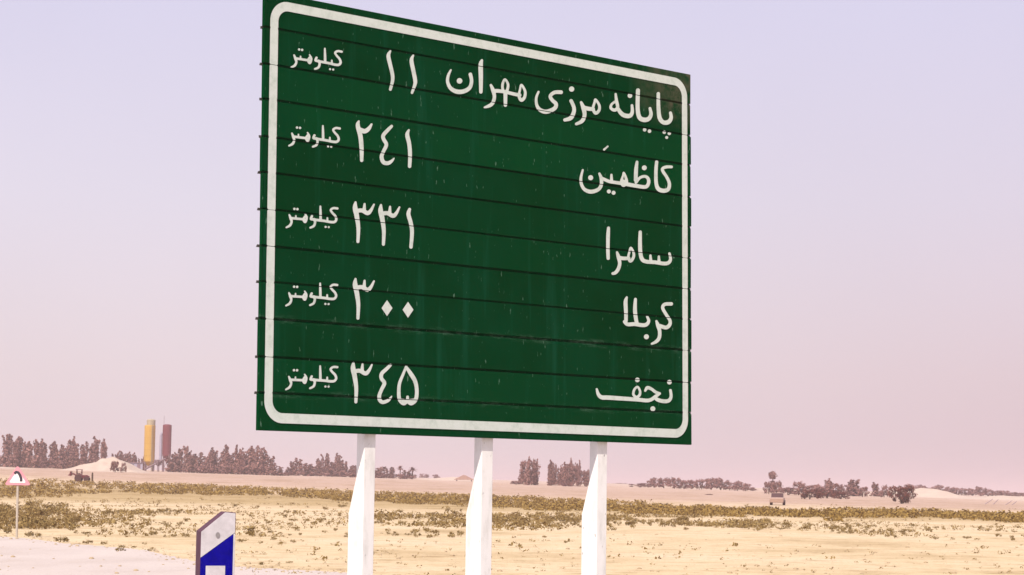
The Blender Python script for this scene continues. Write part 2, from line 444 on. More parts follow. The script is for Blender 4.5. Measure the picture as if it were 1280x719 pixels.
k8 = 160 / 1278; k1 = 128 / 1278; k9 = 144 / 1278; k16 = 80 / 1278
row1 = T(690, 85, k8, [
    [(1058, 258, 34), (1060, 400, 38), (1072, 500, 42), (1110, 545, 42), (1160, 540, 44), (1186, 500, 36), (1180, 450, 30)],
    [(1118, 643, 34)], [(1168, 655, 34)], [(1142, 695, 30)],
    [(855, 225, 40), (852, 400, 40), (868, 490, 44), (910, 518, 46), (960, 510, 42), (985, 465, 36), (975, 405, 28)],
    [(922, 618, 36)], [(970, 632, 36)],
    [(795, 375, 26), (798, 440, 34), (775, 478, 42), (720, 475, 44), (680, 445, 40), (655, 405, 34)],
    [(632, 262, 22), (641, 330, 32), (652, 395, 32), (622, 422, 32), (585, 402, 28), (592, 365, 24), (630, 335, 24)],
    [(775, 278, 46)],
    [(432, 318, 24), (468, 372, 26), (466, 425, 30), (432, 452, 32), (406, 408, 28), (422, 345, 24), (432, 318, 24)],
    [(408, 412, 36), (360, 408, 40), (312, 396, 40)], [(288, 345, 26), (310, 400, 42), (322, 470, 38), (298, 530, 38), (240, 560, 28)],
    [(188, 330, 36), (214, 390, 36), (215, 440, 38), (185, 500, 42), (125, 520, 32)], [(193, 212, 52)]]) + T(545, 60, k8, [
    [(1245, 443, 38), (1180, 445, 36), (1138, 482, 34), (1160, 525, 36), (1195, 560, 38), (1180, 605, 40), (1100, 638, 42), (1035, 618, 38), (1003, 570, 30), (998, 500, 26), (1020, 440, 22)],
    [(850, 370, 22), (885, 430, 26), (882, 490, 30), (850, 522, 34), (825, 480, 28), (835, 420, 22), (850, 370, 22)],
    [(832, 472, 36), (770, 460, 34), (700, 442, 34)],
    [(685, 315, 22), (715, 362, 26), (710, 415, 28), (690, 450, 30), (664, 415, 26), (662, 362, 26), (685, 315, 22)],
    [(690, 440, 40), (690, 520, 36), (690, 572, 34)], [(690, 440, 32), (620, 430, 36), (570, 430, 38)],
    [(545, 372, 24), (565, 420, 38), (580, 490, 34), (560, 555, 36), (520, 582, 32), (482, 594, 18)],
    [(455, 125, 24), (443, 172, 44), (445, 300, 42), (445, 440, 34)],
    [(340, 265, 36), (352, 330, 34), (335, 395, 38), (280, 432, 42), (210, 438, 44), (145, 405, 38), (113, 340, 32), (120, 275, 28), (145, 222, 18)], [(232, 330, 56)]])
row2 = T(710, 175, k9, [
    [(980, 245, 36), (972, 350, 38), (975, 480, 40), (1000, 545, 46), (1060, 565, 46), (1110, 545, 42), (1120, 480, 36), (1090, 410, 34), (1050, 350, 34), (1046, 318, 32), (1090, 300, 34), (1145, 300, 30)],
    [(762, 245, 30), (752, 330, 42), (748, 445, 42)],
    [(752, 470, 34), (795, 420, 30), (850, 405, 32), (885, 430, 36), (890, 480, 38), (855, 522, 40), (740, 508, 42), (640, 490, 42), (520, 472, 36), (450, 460, 36), (372, 425, 34)],
    [(843, 310, 54)],
    [(615, 365, 22), (638, 420, 30), (645, 470, 36), (612, 500, 44), (590, 462, 34), (606, 400, 22), (615, 365, 22)], [(612, 460, 40)],
    [(478, 388, 24), (480, 455, 36)], [(450, 572, 44)], [(502, 587, 44)],
    [(345, 375, 26), (366, 430, 38), (365, 500, 38), (330, 552, 40), (250, 575, 44), (180, 550, 38), (145, 490, 34), (140, 420, 30), (160, 335, 22)], [(248, 420, 56)],
    [(438, 72, 18), (397, 108, 24)]])
row3 = T(734, 274, k1, [
    [(262, 112, 38), (257, 200, 46), (255, 300, 44), (255, 400, 44), (258, 490, 40)],
    [(658, 162, 40), (655, 300, 48), (660, 420, 48), (680, 498, 50), (730, 530, 48), (850, 540, 46), (950, 555, 46), (1010, 545, 44), (1036, 500, 38), (1022, 430, 30)],
    [(785, 455, 28), (790, 525, 40)], [(890, 468, 28), (892, 535, 40)],
    [(540, 358, 26), (575, 420, 32), (572, 480, 36), (535, 525, 38), (510, 480, 32), (520, 420, 28), (540, 358, 26)],
    [(515, 490, 42), (440, 490, 46), (395, 480, 46)], [(368, 415, 28), (385, 470, 46), (402, 550, 42), (385, 620, 44), (350, 668, 42), (315, 680, 34)]])
row4 = T(734, 366, k1, [
    [(490, 58, 26), (475, 115, 48), (480, 250, 46), (480, 350, 44)], [(460, 362, 38), (500, 395, 46), (590, 392, 48), (690, 406, 48), (740, 393, 46), (764, 350, 38), (745, 300, 30)],
    [(598, 82, 36), (592, 200, 48), (600, 300, 48), (615, 380, 46)], [(735, 550, 62)],
    [(1045, 140, 44), (965, 145, 42), (938, 190, 40), (980, 270, 40), (1028, 345, 40), (1025, 400, 44), (980, 435, 48), (905, 415, 48)],
    [(860, 355, 28), (880, 410, 48), (900, 480, 44), (895, 560, 44), (860, 608, 42), (802, 638, 26)]])
row5 = T(734, 454, k1, [
    [(1035, 340, 34), (1042, 420, 38), (1010, 470, 46), (940, 475, 48), (870, 455, 46), (848, 428, 40)], [(1022, 238, 58)],
    [(720, 345, 28), (748, 307, 42), (800, 325, 38), (850, 362, 38), (900, 380, 34)], [(890, 388, 34), (850, 415, 42), (800, 452, 44), (740, 467, 46), (620, 455, 48), (400, 440, 52), (250, 430, 54), (180, 428, 52), (138, 395, 44), (115, 325, 26)],
    [(815, 570, 62)], [(625, 297, 28), (655, 350, 30), (648, 400, 34), (610, 425, 34), (572, 390, 32), (585, 330, 30), (625, 297, 28)], [(622, 210, 58)]])
for r_ in (row1, row2, row3, row4, row5): lettering('place_name', r_, 1.0)
num1 = T(430, 50, k1, [[(575, 140, 24), (550, 200, 48), (575, 320, 48), (600, 430, 46), (602, 510, 42), (575, 618, 36)], [(860, 195, 24), (838, 260, 48), (865, 400, 50), (885, 510, 48), (880, 560, 42), (845, 660, 32)]])
num2 = T(430, 145, k1, [
    [(180, 68, 24), (168, 122, 52), (200, 250, 56), (215, 400, 52), (217, 555, 42)], [(195, 175, 60), (255, 192, 56), (305, 160, 48), (340, 105, 24)],
    [(590, 130, 36), (545, 175, 44), (488, 240, 46), (490, 290, 46), (525, 360, 46), (490, 440, 44), (465, 510, 48), (488, 578, 50), (545, 590, 48), (590, 565, 36), (620, 530, 16)],
    [(805, 178, 24), (785, 238, 50), (810, 350, 50), (820, 480, 48), (815, 630, 42)]])
def three(dx, dy): return [[(140 + dx, 80 + dy, 26), (135 + dx, 150 + dy, 60), (155 + dx, 250 + dy, 58), (175 + dx, 400 + dy, 48), (170 + dx, 570 + dy, 38)],
    [(150 + dx, 190 + dy, 50), (220 + dx, 182 + dy, 50), (290 + dx, 215 + dy, 52), (332 + dx, 180 + dy, 40), (370 + dx, 108 + dy, 22)], [(253 + dx, 102 + dy, 26), (247 + dx, 178 + dy, 46)]]
num3 = T(430, 245, k1, three(0, 0) + three(318, 34) + [[(815, 168, 36), (800, 230, 50), (830, 340, 50), (845, 460, 48), (832, 638, 42)]])
def diamond(x, y): return ('poly', [(x, y - 100), (x - 68, y), (x, y + 100), (x + 68, y)][::-1])
num4 = T(430, 340, k1, three(0, 8) + [diamond(533, 452), diamond(795, 473)])
num5 = T(430, 444, k1, three(-26, 14) + [
    [(575, 125, 36), (530, 170, 44), (468, 230, 46), (463, 290, 46), (500, 350, 48), (465, 430, 44), (438, 500, 46), (440, 555, 48), (475, 588, 46), (530, 575, 42), (565, 550, 34), (590, 515, 16)],
    [(772, 142, 30), (738, 230, 34), (690, 350, 40), (680, 460, 44), (690, 555, 46), (740, 603, 48), (787, 575, 50), (835, 603, 48), (890, 558, 48), (905, 450, 46), (885, 330, 50), (830, 235, 52), (780, 160, 36)],
    [(790, 522, 34), (788, 580, 46)], [(700, 560, 40), (790, 570, 40), (880, 560, 40)]])
for nm, cuts in ((num1, (1, 2)), (num2, (2, 3, 4)), (num3, (3, 6, 7)), (num4, (3, 4, 5)), (num5, (3, 4, 7))):
    a = 0
    for c in cuts: lettering('digit', nm[a:c], 1.0); a = c
unit = T(350, 250, k16, [
    [(1140, 172, 48), (1062, 165, 48), (1008, 202, 46), (1040, 260, 48), (1095, 320, 50), (1118, 390, 52), (1080, 440, 54), (1000, 442, 54), (880, 420, 54), (720, 400, 54), (670, 385, 54)],
    [(940, 362, 36), (940, 430, 46)], [(800, 130, 36), (803, 250, 50), (805, 400, 54)], [(905, 540, 46)], [(968, 545, 46)],
    [(632, 325, 50), (612, 380, 52), (660, 392, 54), (690, 420, 52), (692, 465, 50), (668, 522, 50), (600, 555, 42)],
    [(492, 275, 30), (528, 350, 46), (498, 440, 54), (462, 390, 50), (492, 330, 44)], [(480, 390, 50), (380, 380, 50), (225, 365, 52)], [(310, 318, 32), (310, 370, 40)],
    [(180, 300, 36), (208, 370, 58), (225, 440, 48), (192, 510, 52), (122, 550, 36)], [(282, 180, 52)], [(342, 185, 52)]])
ref = np.array(to_board(400.1, 257.8))
for (ax, ay) in ((405.7, 60.6), (403.2, 157.2), (400.1, 257.8), (399.8, 354.1), (399.8, 457.4)):
    sh = np.array(to_board(ax, ay)) - ref
    lettering('distance_unit', unit, .94, sh)
# white border line with rounded corners
def bd(x, y): return [float(q) for q in to_board(x, y)]
uL, uLi = bd(335.1, 180)[0], bd(345.2, 180)[0]; uR, uRi = bd(858.6, 130)[0], bd(852.0, 130)[0]
vB, vBi = bd(500, 534.6)[1], bd(500, 522.6)[1]; vT, vTi = bd(500, 30.3)[1], bd(500, 41.3)[1]
def rr_field(U, V, a, b, c, d, r_):
    qx = np.abs(U - (a + b) / 2) - (b - a) / 2 + r_; qy = np.abs(V - (c + d) / 2) - (d - c) / 2 + r_
    return np.hypot(np.maximum(qx, 0), np.maximum(qy, 0)) + np.minimum(np.maximum(qx, qy), 0) - r_
st = .008
U, V = np.meshgrid(np.arange(0, SW, st), np.arange(0, SH, st))
sd = np.maximum(rr_field(U, V, uL, uR, vB, vT, .15), -rr_field(U, V, uLi, uRi, vBi, vTi, .085))
sd = np.maximum(sd, .0026 - np.min(np.abs(V[..., None] - SEAMS), -1))
vs, fs_ = marching(sd, 0, 0, st)
mb = MB(); mb.v = [tuple(Sl(u, v, .0035)) for u, v in vs]; mb.f = [tuple(f)[::-1] for f in fs_]
mb.build('border', M_white, road_sign)

# posts: box steel, deeper below where a rear stiffener begins
PD = -.035                                            # front face of the posts behind the board
hN = nF.copy()
for (xr, wpx) in ((468.0, 13.6), (615.3, 14.3), (758.4, 13.2)):
    d = ray(xr, 640)
    P0 = S(0, 0, 0) + hN * (PD - .005)
    t = (P0 - Vector((0, 0, CAMZ))).dot(hN) / d.dot(hN)
    Pr = Vector((0, 0, CAMZ)) + d * t; Pr.z = 0         # right front corner line
    wd = wpx / (F / t * math.cos(YAW)) * .97
    zt = B0.z
    def fn(a, b, w): return Pr - dU * w - hN * a + Vector((0, 0, b)) - SBASE
    q = MB()
    prof = [(0, -.3), (0, zt + 1.2), (.085, zt + 1.2), (.085, zt - .30), (.165, zt - .56), (.165, -.3)]
    q.prism(prof, 0, wd, fn)
    o = q.build('post', M_post, road_sign, bevel=.004)
    bm = bmesh.new(); bm.from_mesh(o.data); bmesh.ops.recalc_face_normals(bm, faces=bm.faces); bm.to_mesh(o.data); bm.free()

# ------------------------------------------------------------------ delineator post by the road
M_dw = simple('dull_white_plastic', (.47, .44, .455), .6, .2, 22)
M_db = simple('deep_blue_film', (.005, .003, .20), .8, .35, 16, spec=.03)
M_dd = simple('dark_rubber_side', (.085, .035, .055), .8, .2, 20)
M_dg = simple('grey_stud', (.22, .20, .20), .6, .2, 20)
DD = 9.5; sc_ = DD / F
def Dp(px, py): d = ray(px, py); return Vector((0, 0, CAMZ)) + d * DD
c0 = Dp(250.5, 664); c1 = Dp(292.5, 641)
DW = c1.x - c0.x
dyaw = .36
dx = Vector((math.cos(dyaw), math.sin(dyaw), 0)); dn = Vector((-math.sin(dyaw), math.cos(dyaw), 0))
DWu = DW / math.cos(dyaw) * 1.012
dbase = Vector((c0.x, c0.y, 0))
zl = c0.z; zr = c1.z + .0
dl = thing('delineator_post', 'slanted top white and blue roadside marker post with a pale square', 'marker post', dbase)
def Dl(a, b, w): return dx * a + Vector((0, 0, b)) - dn * w       # w towards the road
q = MB(); body = [(0, -.2), (DWu, -.2), (DWu, zr), (DWu * .69, zr + .004), (0, zl)]
q.prism(body, -.078, 0, Dl); q.build('body', M_dd, dl, bevel=.002)
f1 = MB(); zb0 = Dp(251, 697).z; zb1 = Dp(292, 666).z
f1.prism([(.003, zb0), (DWu - .003, zb1), (DWu - .003, zr - .003), (DWu * .69, zr + .001), (.003, zl - .003)], .001, .004, Dl); f1.build('white_face', M_dw, dl)
f2 = MB(); f2.prism([(.003, -.1), (DWu - .010, -.1), (DWu - .010, zb1 - .007), (.003, zb0 - .002)], .001, .004, Dl); f2.build('blue_face', M_db, dl)
f2 = MB(); f2.prism([(DWu - .009, -.1), (DWu - .002, -.1), (DWu - .002, zb1 - .004), (DWu - .009, zb1 - .006)], .001, .004, Dl); f2.build('edge_strip', M_dw, dl)
zs = Dp(270, 707.5).z
f3 = MB(); f3.prism([(DWu * .17, zs - .16), (DWu * .72, zs - .16), (DWu * .72, zs), (DWu * .17, zs)], .0045, .007, Dl); f3.build('reflector', M_dw, dl)
st_ = MB(); cz = Dp(272, 669).z; cu = DWu * .49
st_.prism([(cu + .009 * math.cos(a), cz + .012 * math.sin(a)) for a in [i * math.pi / 6 for i in range(12)]], .0045, .007, Dl); st_.build('stud', M_dg, dl)

# ------------------------------------------------------------------ triangular warning sign
M_red = simple('faded_red_border', (.60, .25, .29), .5, .12, 8)
M_tw = simple('warning_white', (.75, .70, .68), .5, .06, 8)
M_blk = simple('black_symbol', (.04, .03, .04), .6, .1, 8)
M_pole = simple('grey_galvanised_pole', (.42, .36, .30), .5, .15, 10)
wb = ground_at(20.5, 672)
wy = wb.y
ws = thing('warning_sign', 'small triangular bend warning sign with red border on a thin pole', 'road sign', wb)
def wp(px, py): d = ray(px, py); return Vector((d.x * wy, 0, CAMZ + d.z * wy)) - Vector((wb.x, 0, wb.z))
def tri(inset, w0, w1, name, mat):
    P = [wp(22, 581.5), wp(38.8, 606.8), wp(5.2, 606.4)]; cen = sum(P, Vector()) / 3
    q = [cen + (p - cen) * (1 - inset) for p in P]; poly = []
    for i in range(3):
        a, b, c = q[i - 1], q[i], q[(i + 1) % 3]
        pa, pc = b + (a - b) * .13, b + (c - b) * .13
        for k in range(5):
            t = k / 4; p = pa * (1 - t) ** 2 + b * 2 * t * (1 - t) + pc * t * t; poly.append((p.x, p.z))
    m_ = MB(); m_.prism(poly, w0, w1, lambda a, b, w: Vector((a, w, b))); return m_.build(name, mat, ws)
tri(0, .0, .02, 'border', M_red); tri(.36, -.004, -.001, 'face', M_tw)
sy = MB(); arc = [wp(x, y) for x, y in ((18.5, 592), (20.5, 590), (23, 591), (25, 594), (26.5, 598), (26.5, 601.5))]
for a, b in zip(arc, arc[1:]):
    dd = (b - a).normalized(); pp = Vector((-dd.z, 0, dd.x)) * .035; e = dd * .01
    sy.add([a - pp - e, b - pp + e, b + pp + e, a + pp - e], [(0, 1, 2, 3)])
sy.v = [(x, -.007 - .0006 * (i // 4), z) for i, (x, y, z) in enumerate(sy.v)]
sy.build('symbol', M_blk, ws)
pl = MB(); pl.tube((0, .05, -.3), (wp(22, 590).x, .05, wp(22, 590).z), .032); pl.build('pole', M_pole, ws)

# ------------------------------------------------------------------ vegetation
def leaf_mat(name, c1, c2, c3):
    m, t, b = base_mat(name, .75, .15)
    oi = t.nodes.new('ShaderNodeObjectInfo'); geo = t.nodes.new('ShaderNodeNewGeometry')
    mixv = mathn(t, 'ADD', mathn(t, 'MULTIPLY', geo.outputs['Random Per Island'], .65), mathn(t, 'MULTIPLY', oi.outputs['Random'], .35))
    rm = ramp_node(t, mixv, [(0, c1), (.5, c2), (1, c3)])
    t.links.new(rm.outputs[0], b.inputs['Base Color']); return m
M_tree = leaf_mat('dusty_tree_foliage', (.165, .078, .070), (.22, .107, .094), (.275, .14, .122))
M_treed = leaf_mat('dark_bush_foliage', (.085, .022, .016), (.12, .034, .024), (.16, .052, .038))
M_shrub = leaf_mat('dry_shrub_foliage', (.125, .08, .024), (.22, .145, .05), (.32, .225, .09))
M_scrub = leaf_mat('olive_scrub', (.115, .068, .014), (.20, .122, .027), (.30, .195, .052))
M_bark = simple('dusty_bark', (.12, .075, .06), .9, .25, 5)

def leaf_quads(mb, c, rad, n, size, rnd, flat=1.0, up_=.4):
    for _ in range(n):
        d = Vector((rnd.gauss(0, 1), rnd.gauss(0, 1), rnd.gauss(0, 1))).normalized()
        p = Vector(c) + Vector((d.x * rad, d.y * rad, d.z * rad * flat)) * (rnd.random() ** .4)
        nn = (d + Vector((rnd.uniform(-1, 1), rnd.uniform(-1, 1), rnd.uniform(-1, 1) + up_)) * .9).normalized()
        a = nn.orthogonal().normalized(); a = Matrix.Rotation(rnd.uniform(0, 6.3), 3, nn) @ a; b = nn.cross(a)
        s = size * rnd.uniform(.55, 1.3); e = s * rnd.uniform(.35, .7)
        mb.add([p - a * s, p + b * e - a * s * .1, p + a * s, p - b * e + a * s * .1], [(0, 1, 2, 3)])
def tree_meshes(kind, seed):
    """crown and trunk of unit height"""
    rnd = random.Random(seed); cr = MB(); tr = MB()
    if kind == 'tall':
        for i in range(rnd.choice((3, 4, 4, 5))):
            ox, oy = rnd.gauss(0, .085), rnd.gauss(0, .085); top = rnd.uniform(.70, .97) if i else .97
            lean = rnd.gauss(0, .06); h = .07 + rnd.random() * .06
            tr.tube((ox * .3, oy * .3, 0), (ox + lean * .6, oy, top * .75), .018, .006, 6)
            while h < top:
                k = h / top; rr = (.085 + .035 * math.sin(k * 9 + i)) * (1.15 - .85 * k ** 1.6)
                leaf_quads(cr, (ox + lean * k + rnd.gauss(0, .025), oy + rnd.gauss(0, .03), h), rr, 17, .048, rnd, 1.3)
                h += rnd.uniform(.035, .075)
        for i in range(12): leaf_quads(cr, (rnd.gauss(0, .14), rnd.gauss(0, .12), rnd.uniform(.05, .3)), .1, 22, .05, rnd)
    elif kind == 'round':
        for i in range(3): tr.tube((0, 0, 0), (rnd.gauss(0, .2), rnd.gauss(0, .2), .6), .035, .012, 6)
        for i in range(26):
            a = rnd.uniform(0, 6.28); k = rnd.random() ** .5; h = rnd.uniform(.14, .88)
            wid = .58 * math.sin(math.pi * min(1, .18 + h * .78)) ** .6
            leaf_quads(cr, (math.cos(a) * wid * k, math.sin(a) * wid * k, h), rnd.uniform(.12, .21), 34, .07, rnd)
    elif kind == 'tuft':
        tr.tube((0, 0, 0), (.02, 0, .8), .035, .02, 7)
        for i in range(16):
            a = rnd.uniform(0, 6.28); leaf_quads(cr, (.02 + .12 * math.cos(a) * rnd.random(), .12 * math.sin(a) * rnd.random(), rnd.uniform(.70, .9)), .12, 30, .05, rnd)
        for i in range(18):
            a = rnd.uniform(0, 6.28); leaf_quads(cr, (.13 * math.cos(a) * rnd.random(), .13 * math.sin(a) * rnd.random(), rnd.uniform(.08, .48)), .12, 30, .05, rnd)
    elif kind == 'fan':
        for i in range(6): tr.tube((0, 0, 0), (rnd.gauss(0, .22), rnd.gauss(0, .22), .7), .035, .012, 6)
        for i in range(70):
            a = rnd.uniform(0, 6.28); k = rnd.random() ** .5; h = rnd.uniform(.1, .88)
            wid = .12 + .5 * math.sin(min(1, h / .6) * math.pi / 2) * (1 if h < .6 else max(.2, 1 - ((h - .6) / .34) ** 2) ** .5)
            leaf_quads(cr, (math.cos(a) * wid * k, math.sin(a) * wid * k, h), .12, 30, .05, rnd)
    elif kind == 'palm':
        tr.tube((0, 0, 0), (.015, 0, .72), .035, .025, 7)
        for i in range(60):
            a = rnd.uniform(0, 6.28); el = rnd.uniform(-.5, 1.3); l = rnd.uniform(.20, .30)
            prev = Vector((.015, 0, .74)); dirv = Vector((math.cos(a) * math.cos(el), math.sin(a) * math.cos(el), math.sin(el)))
            side = dirv.cross(Vector((0, 0, 1))).normalized() * .045
            for s in range(4):
                nxt = prev + dirv * l / 4; w0 = 1 - s * .22; w1 = 1 - (s + 1) * .22
                cr.add([prev - side * w0, prev + side * w0, nxt + side * w1, nxt - side * w1], [(0, 1, 2, 3)])
                dirv = (dirv + Vector((0, 0, -.28))).normalized(); prev = nxt
        leaf_quads(cr, (0, 0, .22), .2, 120, .07, rnd, 1.1)
    return cr, tr
KIND = {}
for kind, n in (('tall', 7), ('round', 6), ('palm', 3), ('fan', 2), ('tuft', 1)):
    KIND[kind] = []
    for i in range(n):
        c, t_ = tree_meshes(kind, 100 + i * 13 + len(kind))
        KIND[kind].append((c.mesh('crown', M_tree), c.mesh('crown', M_treed), t_.mesh('trunk', M_bark)))
ORD = ['first', 'second', 'third', 'fourth', 'fifth', 'sixth', 'seventh', 'eighth', 'ninth', 'tenth', 'eleventh', 'twelfth', 'thirteenth', 'fourteenth', 'fifteenth', 'sixteenth', 'seventeenth', 'eighteenth', 'nineteenth', 'twentieth', 'twenty-first', 'twenty-second', 'twenty-third', 'twenty-fourth']
TN = {'tall': 'dusty_tree', 'round': 'round_bush', 'palm': 'palm_tree', 'fan': 'round_bush', 'tuft': 'tufted_tree'}
def plant(kind, px, top, y, w, label, group, dark=False, var=None, cat=None):
    """a tree whose foot stands on the plain at distance y"""
    P = on_ground(px, y); h = top_z(px, top, y) - P.z
    cr, crd, tr = KIND[kind][random.randrange(len(KIND[kind])) if var is None else var]
    nat = {'tall': .42, 'round': 1.25, 'palm': .5, 'fan': 1.2, 'tuft': .46}[kind]
    sx = (w * y / F) / nat
    t_ = thing(TN[kind], label, cat or {'tall': 'tree', 'round': 'bush', 'palm': 'palm tree', 'fan': 'bush', 'tuft': 'tree'}[kind], P, random.uniform(0, 6.28), group)
    t_.scale = (sx, sx, h / .97 if kind == 'tall' else h)
    link('crown', crd if dark else cr, t_); link('trunk', tr, t_)
    return t_
def row(items, where, group, y, noun='tree', dark=False, wj=1.0):
    items = sorted(items)
    for i, it in enumerate(items):
        px, top, w = it[:3]; kind = it[3] if len(it) > 3 else 'tall'
        nm = {'tall': 'hazy brown tree', 'round': 'rounded hazy bush', 'palm': 'slim palm tree', 'fan': 'spreading hazy tree'}[kind]
        plant(kind, px, top, y + random.uniform(-14, 14), w * wj, f'{nm}, {ORD[i]} from the left {where}', group, dark)
row([(-5, 546, 14), (4, 544, 14), (11, 543, 13), (18, 549, 13), (24, 545, 12), (30, 553, 12), (36, 556, 13), (42, 550, 12), (48, 549, 12), (55, 553, 12), (62, 553, 12), (69, 552, 12), (76, 556, 12), (82, 558, 12), (88, 546, 11), (94, 551, 12), (101, 556, 12), (108, 553, 11), (114, 551, 12), (120, 546, 13), (126, 549, 12), (131, 554, 10)],
    'in the tall row at far left', 'tall tree row behind the sand mound', 480, wj=1.15)
row([(142, 567, 9), (150, 563, 9), (157, 565, 9), (163, 566, 9), (169, 569, 9), (176, 571, 8)], 'in the low clump left of the yellow silo', 'low trees beside the silos', 500, wj=1.1)
row([(216, 567, 12), (224, 560, 10), (232, 557, 9), (240, 569, 12), (248, 566, 13), (255, 568, 12), (263, 563, 12), (270, 560, 13), (277, 566, 11), (283, 556, 10), (291, 566, 12), (298, 556, 10), (305, 562, 12), (312, 558, 12), (319, 558, 12), (326, 559, 12), (333, 569, 11), (341, 579, 10), (351, 583, 9), (359, 584, 8)],
    'in the row right of the red silo', 'tree row right of the silos', 480, wj=1.25)
row([(366, 577, 10), (372, 573, 11), (380, 579, 11), (388, 580, 11), (400, 573, 10), (408, 567, 9), (415, 577, 11), (423, 567, 10), (430, 577, 11), (438, 582, 11), (445, 582, 9)],
    'in the clump left of the first sign post', 'trees left of the first post', 520, wj=1.25)
row([(473, 584, 11), (480, 582, 11, 'palm'), (489, 584, 11), (500, 581, 9, 'palm'), (507, 588, 10), (515, 583, 13, 'palm')],
    'between the first and second sign posts', 'trees between the first and second posts', 520, wj=1.2)
row([(661, 573, 27, 'fan'), (652, 579, 8), (660, 571, 9), (669, 573, 8), (645, 601, 16, 'round'), (691, 577, 14, 'fan'), (689, 575, 9), (698, 584, 10), (712, 577, 27, 'fan'), (706, 578, 9), (714, 573, 8), (722, 575, 8), (731, 586, 17, 'fan'), (738, 590, 10)],
    'between the second and third sign posts', 'trees between the second and third posts', 430)
row([(800, 604, 20, 'round'), (818, 597, 15, 'round'), (830, 597, 16, 'round'), (843, 597, 16, 'round'), (855, 600, 15, 'round'), (864, 600, 13, 'round'), (877, 598, 16, 'round'), (889, 597, 16, 'round'), (901, 597, 15, 'round'), (912, 602, 14, 'round'), (922, 601, 15, 'round'), (932, 604, 14, 'round'), (940, 609, 12, 'round')],
    'in the low hedge right of the sign', 'low bushes right of the sign', 460, wj=1.35)
plant('tuft', 966, 588.5, 430, 14, 'lone tufted tree standing above the low bushes, right of the big sign', None, cat='tree', var=0)
row([(961, 602, 12, 'round'), (971, 601, 12, 'round'), (985, 609, 20, 'round'), (998, 602, 14, 'round'), (1009, 606, 14, 'round'), (1018, 605, 14, 'round'), (1029, 607, 15, 'round'), (1032, 598, 10), (1044, 603, 18, 'round'), (1056, 606, 15, 'round'), (1068, 599, 12), (1078, 608, 14, 'round')],
    'in the clump left of the big dark bush', 'bushes left of the big dark bush', 385, wj=1.4)
row([(1012, 611, 22, 'round'), (1034, 612, 26, 'round'), (1051, 615, 18, 'round')], 'in the darker front clump near the right', 'darker front bushes', 315, dark=True, wj=1.3)
row([(1097, 603, 13), (1105, 606, 13, 'round')], 'close against the left of the big dark bush', 'small trees beside the big dark bush', 400, wj=1.1)
plant('fan', 1127, 605.5, 272, 34, 'big dark red-brown round bush standing alone on pale ground at right', None, dark=True, var=0)
row([(1139, 605, 16, 'round'), (1151, 606, 18, 'round'), (1162, 609, 14, 'round'), (1171, 606, 13, 'round'), (1180, 607, 13, 'round'), (1188, 609, 12, 'round'), (1196, 609, 13, 'round'), (1206, 610, 13, 'round'), (1215, 611, 12, 'round'), (1226, 608, 13, 'round'), (1235, 611, 13, 'round'), (1245, 613, 13, 'round'), (1255, 613, 13, 'round'), (1265, 615, 13, 'round'), (1275, 616, 13, 'round'), (1286, 616, 14, 'round')],
    'in the far right hedge row', 'far hedge row at the right', 600, wj=1.5)
plant('round', 143, 576, 415, 13, 'dark bush growing on the right flank of the sand mound', None, dark=True)
plant('round', 153, 578, 415, 9, 'small bush beside the sand mound, left of the yellow silo', None)
plant('round', 886, 617.5, 330, 12, 'low flat dark bush alone on pale ground right of the sign', None, dark=True)

row([(622, 601, 13, 'round'), (633, 602, 13, 'round'), (776, 604, 14, 'round'), (786, 605, 14, 'round'), (797, 605, 14, 'round'), (808, 604, 13, 'round'), (530, 592, 9, 'round'), (545, 593, 9, 'round')],
    'in the faint horizon line', 'faint far bushes', 800, wj=1.5)
# low shrubs on the sand: each its own plant
SHR = []
for i in range(7):
    rnd = random.Random(300 + i); m_ = MB()
    for k in range(rnd.choice((5, 6, 7))):
        leaf_quads(m_, (rnd.gauss(0, .24), rnd.gauss(0, .24), rnd.uniform(.12, .38)), rnd.uniform(.13, .26), 26, .075, rnd, .8, .2)
    for k in range(10):
        a = rnd.uniform(0, 6.28); e = Vector((math.cos(a) * .32, math.sin(a) * .32, rnd.uniform(.3, .75)))
        m_.tube((0, 0, -.03), e, .012, .004, 4)
    SHR.append(m_.mesh('shrub', M_shrub))
def shrub(px, py, w, label, group, hk=1.0):
    P = ground_at(px, py); s = w * P.y / F
    o = link('shrub', SHR[random.randrange(7)], None, P); o.rotation_euler = (0, 0, random.uniform(0, 6.28))
    o.scale = (s, s, s * random.uniform(.75, 1.05) * hk); tag(o, label, 'shrub', group)
def scatter(n, fn, label, group, wr):
    for _ in range(n):
        px, py = fn(); shrub(px, py, random.uniform(*wr), label, group, 1.1)
edge_sh = [(9, 667, 16), (36, 671, 17), (46, 672, 12), (75, 678, 19), (110, 680, 12), (129, 681, 9), (152, 689, 15), (169, 685, 8), (181, 681, 7), (189, 689, 11)]
for i, (px, py, w) in enumerate(edge_sh):
    shrub(px, py, w, f'small dry shrub on the pale road edge, {ORD[i]} from the left', 'shrubs along the road edge')
shrub(312, 669, 26, 'broad olive shrub just right of the blue marker post', None); shrub(303, 678, 12, 'tiny olive shrub tight beside the blue marker post', None)
shrub(326, 706, 13, 'lone flat shrub on bare sand between marker post and first sign post', None, .7); shrub(362, 704, 8, 'tiny lone shrub on bare sand left of the first sign post', None, .7)
U_ = random.uniform; GA = random.gauss
scatter(44, lambda: (U_(-5, 92), U_(637, 663)), 'olive shrub in the thicket around the warning sign pole at left', 'thicket at the left edge', (15, 26))
scatter(26, lambda: (lambda x: (x, 641 + GA(0, 2.2) + (x - 90) * .012))(U_(90, 240)), 'dry shrub in the thin line behind the left road edge', 'shrub line left of the marker post', (6, 11))
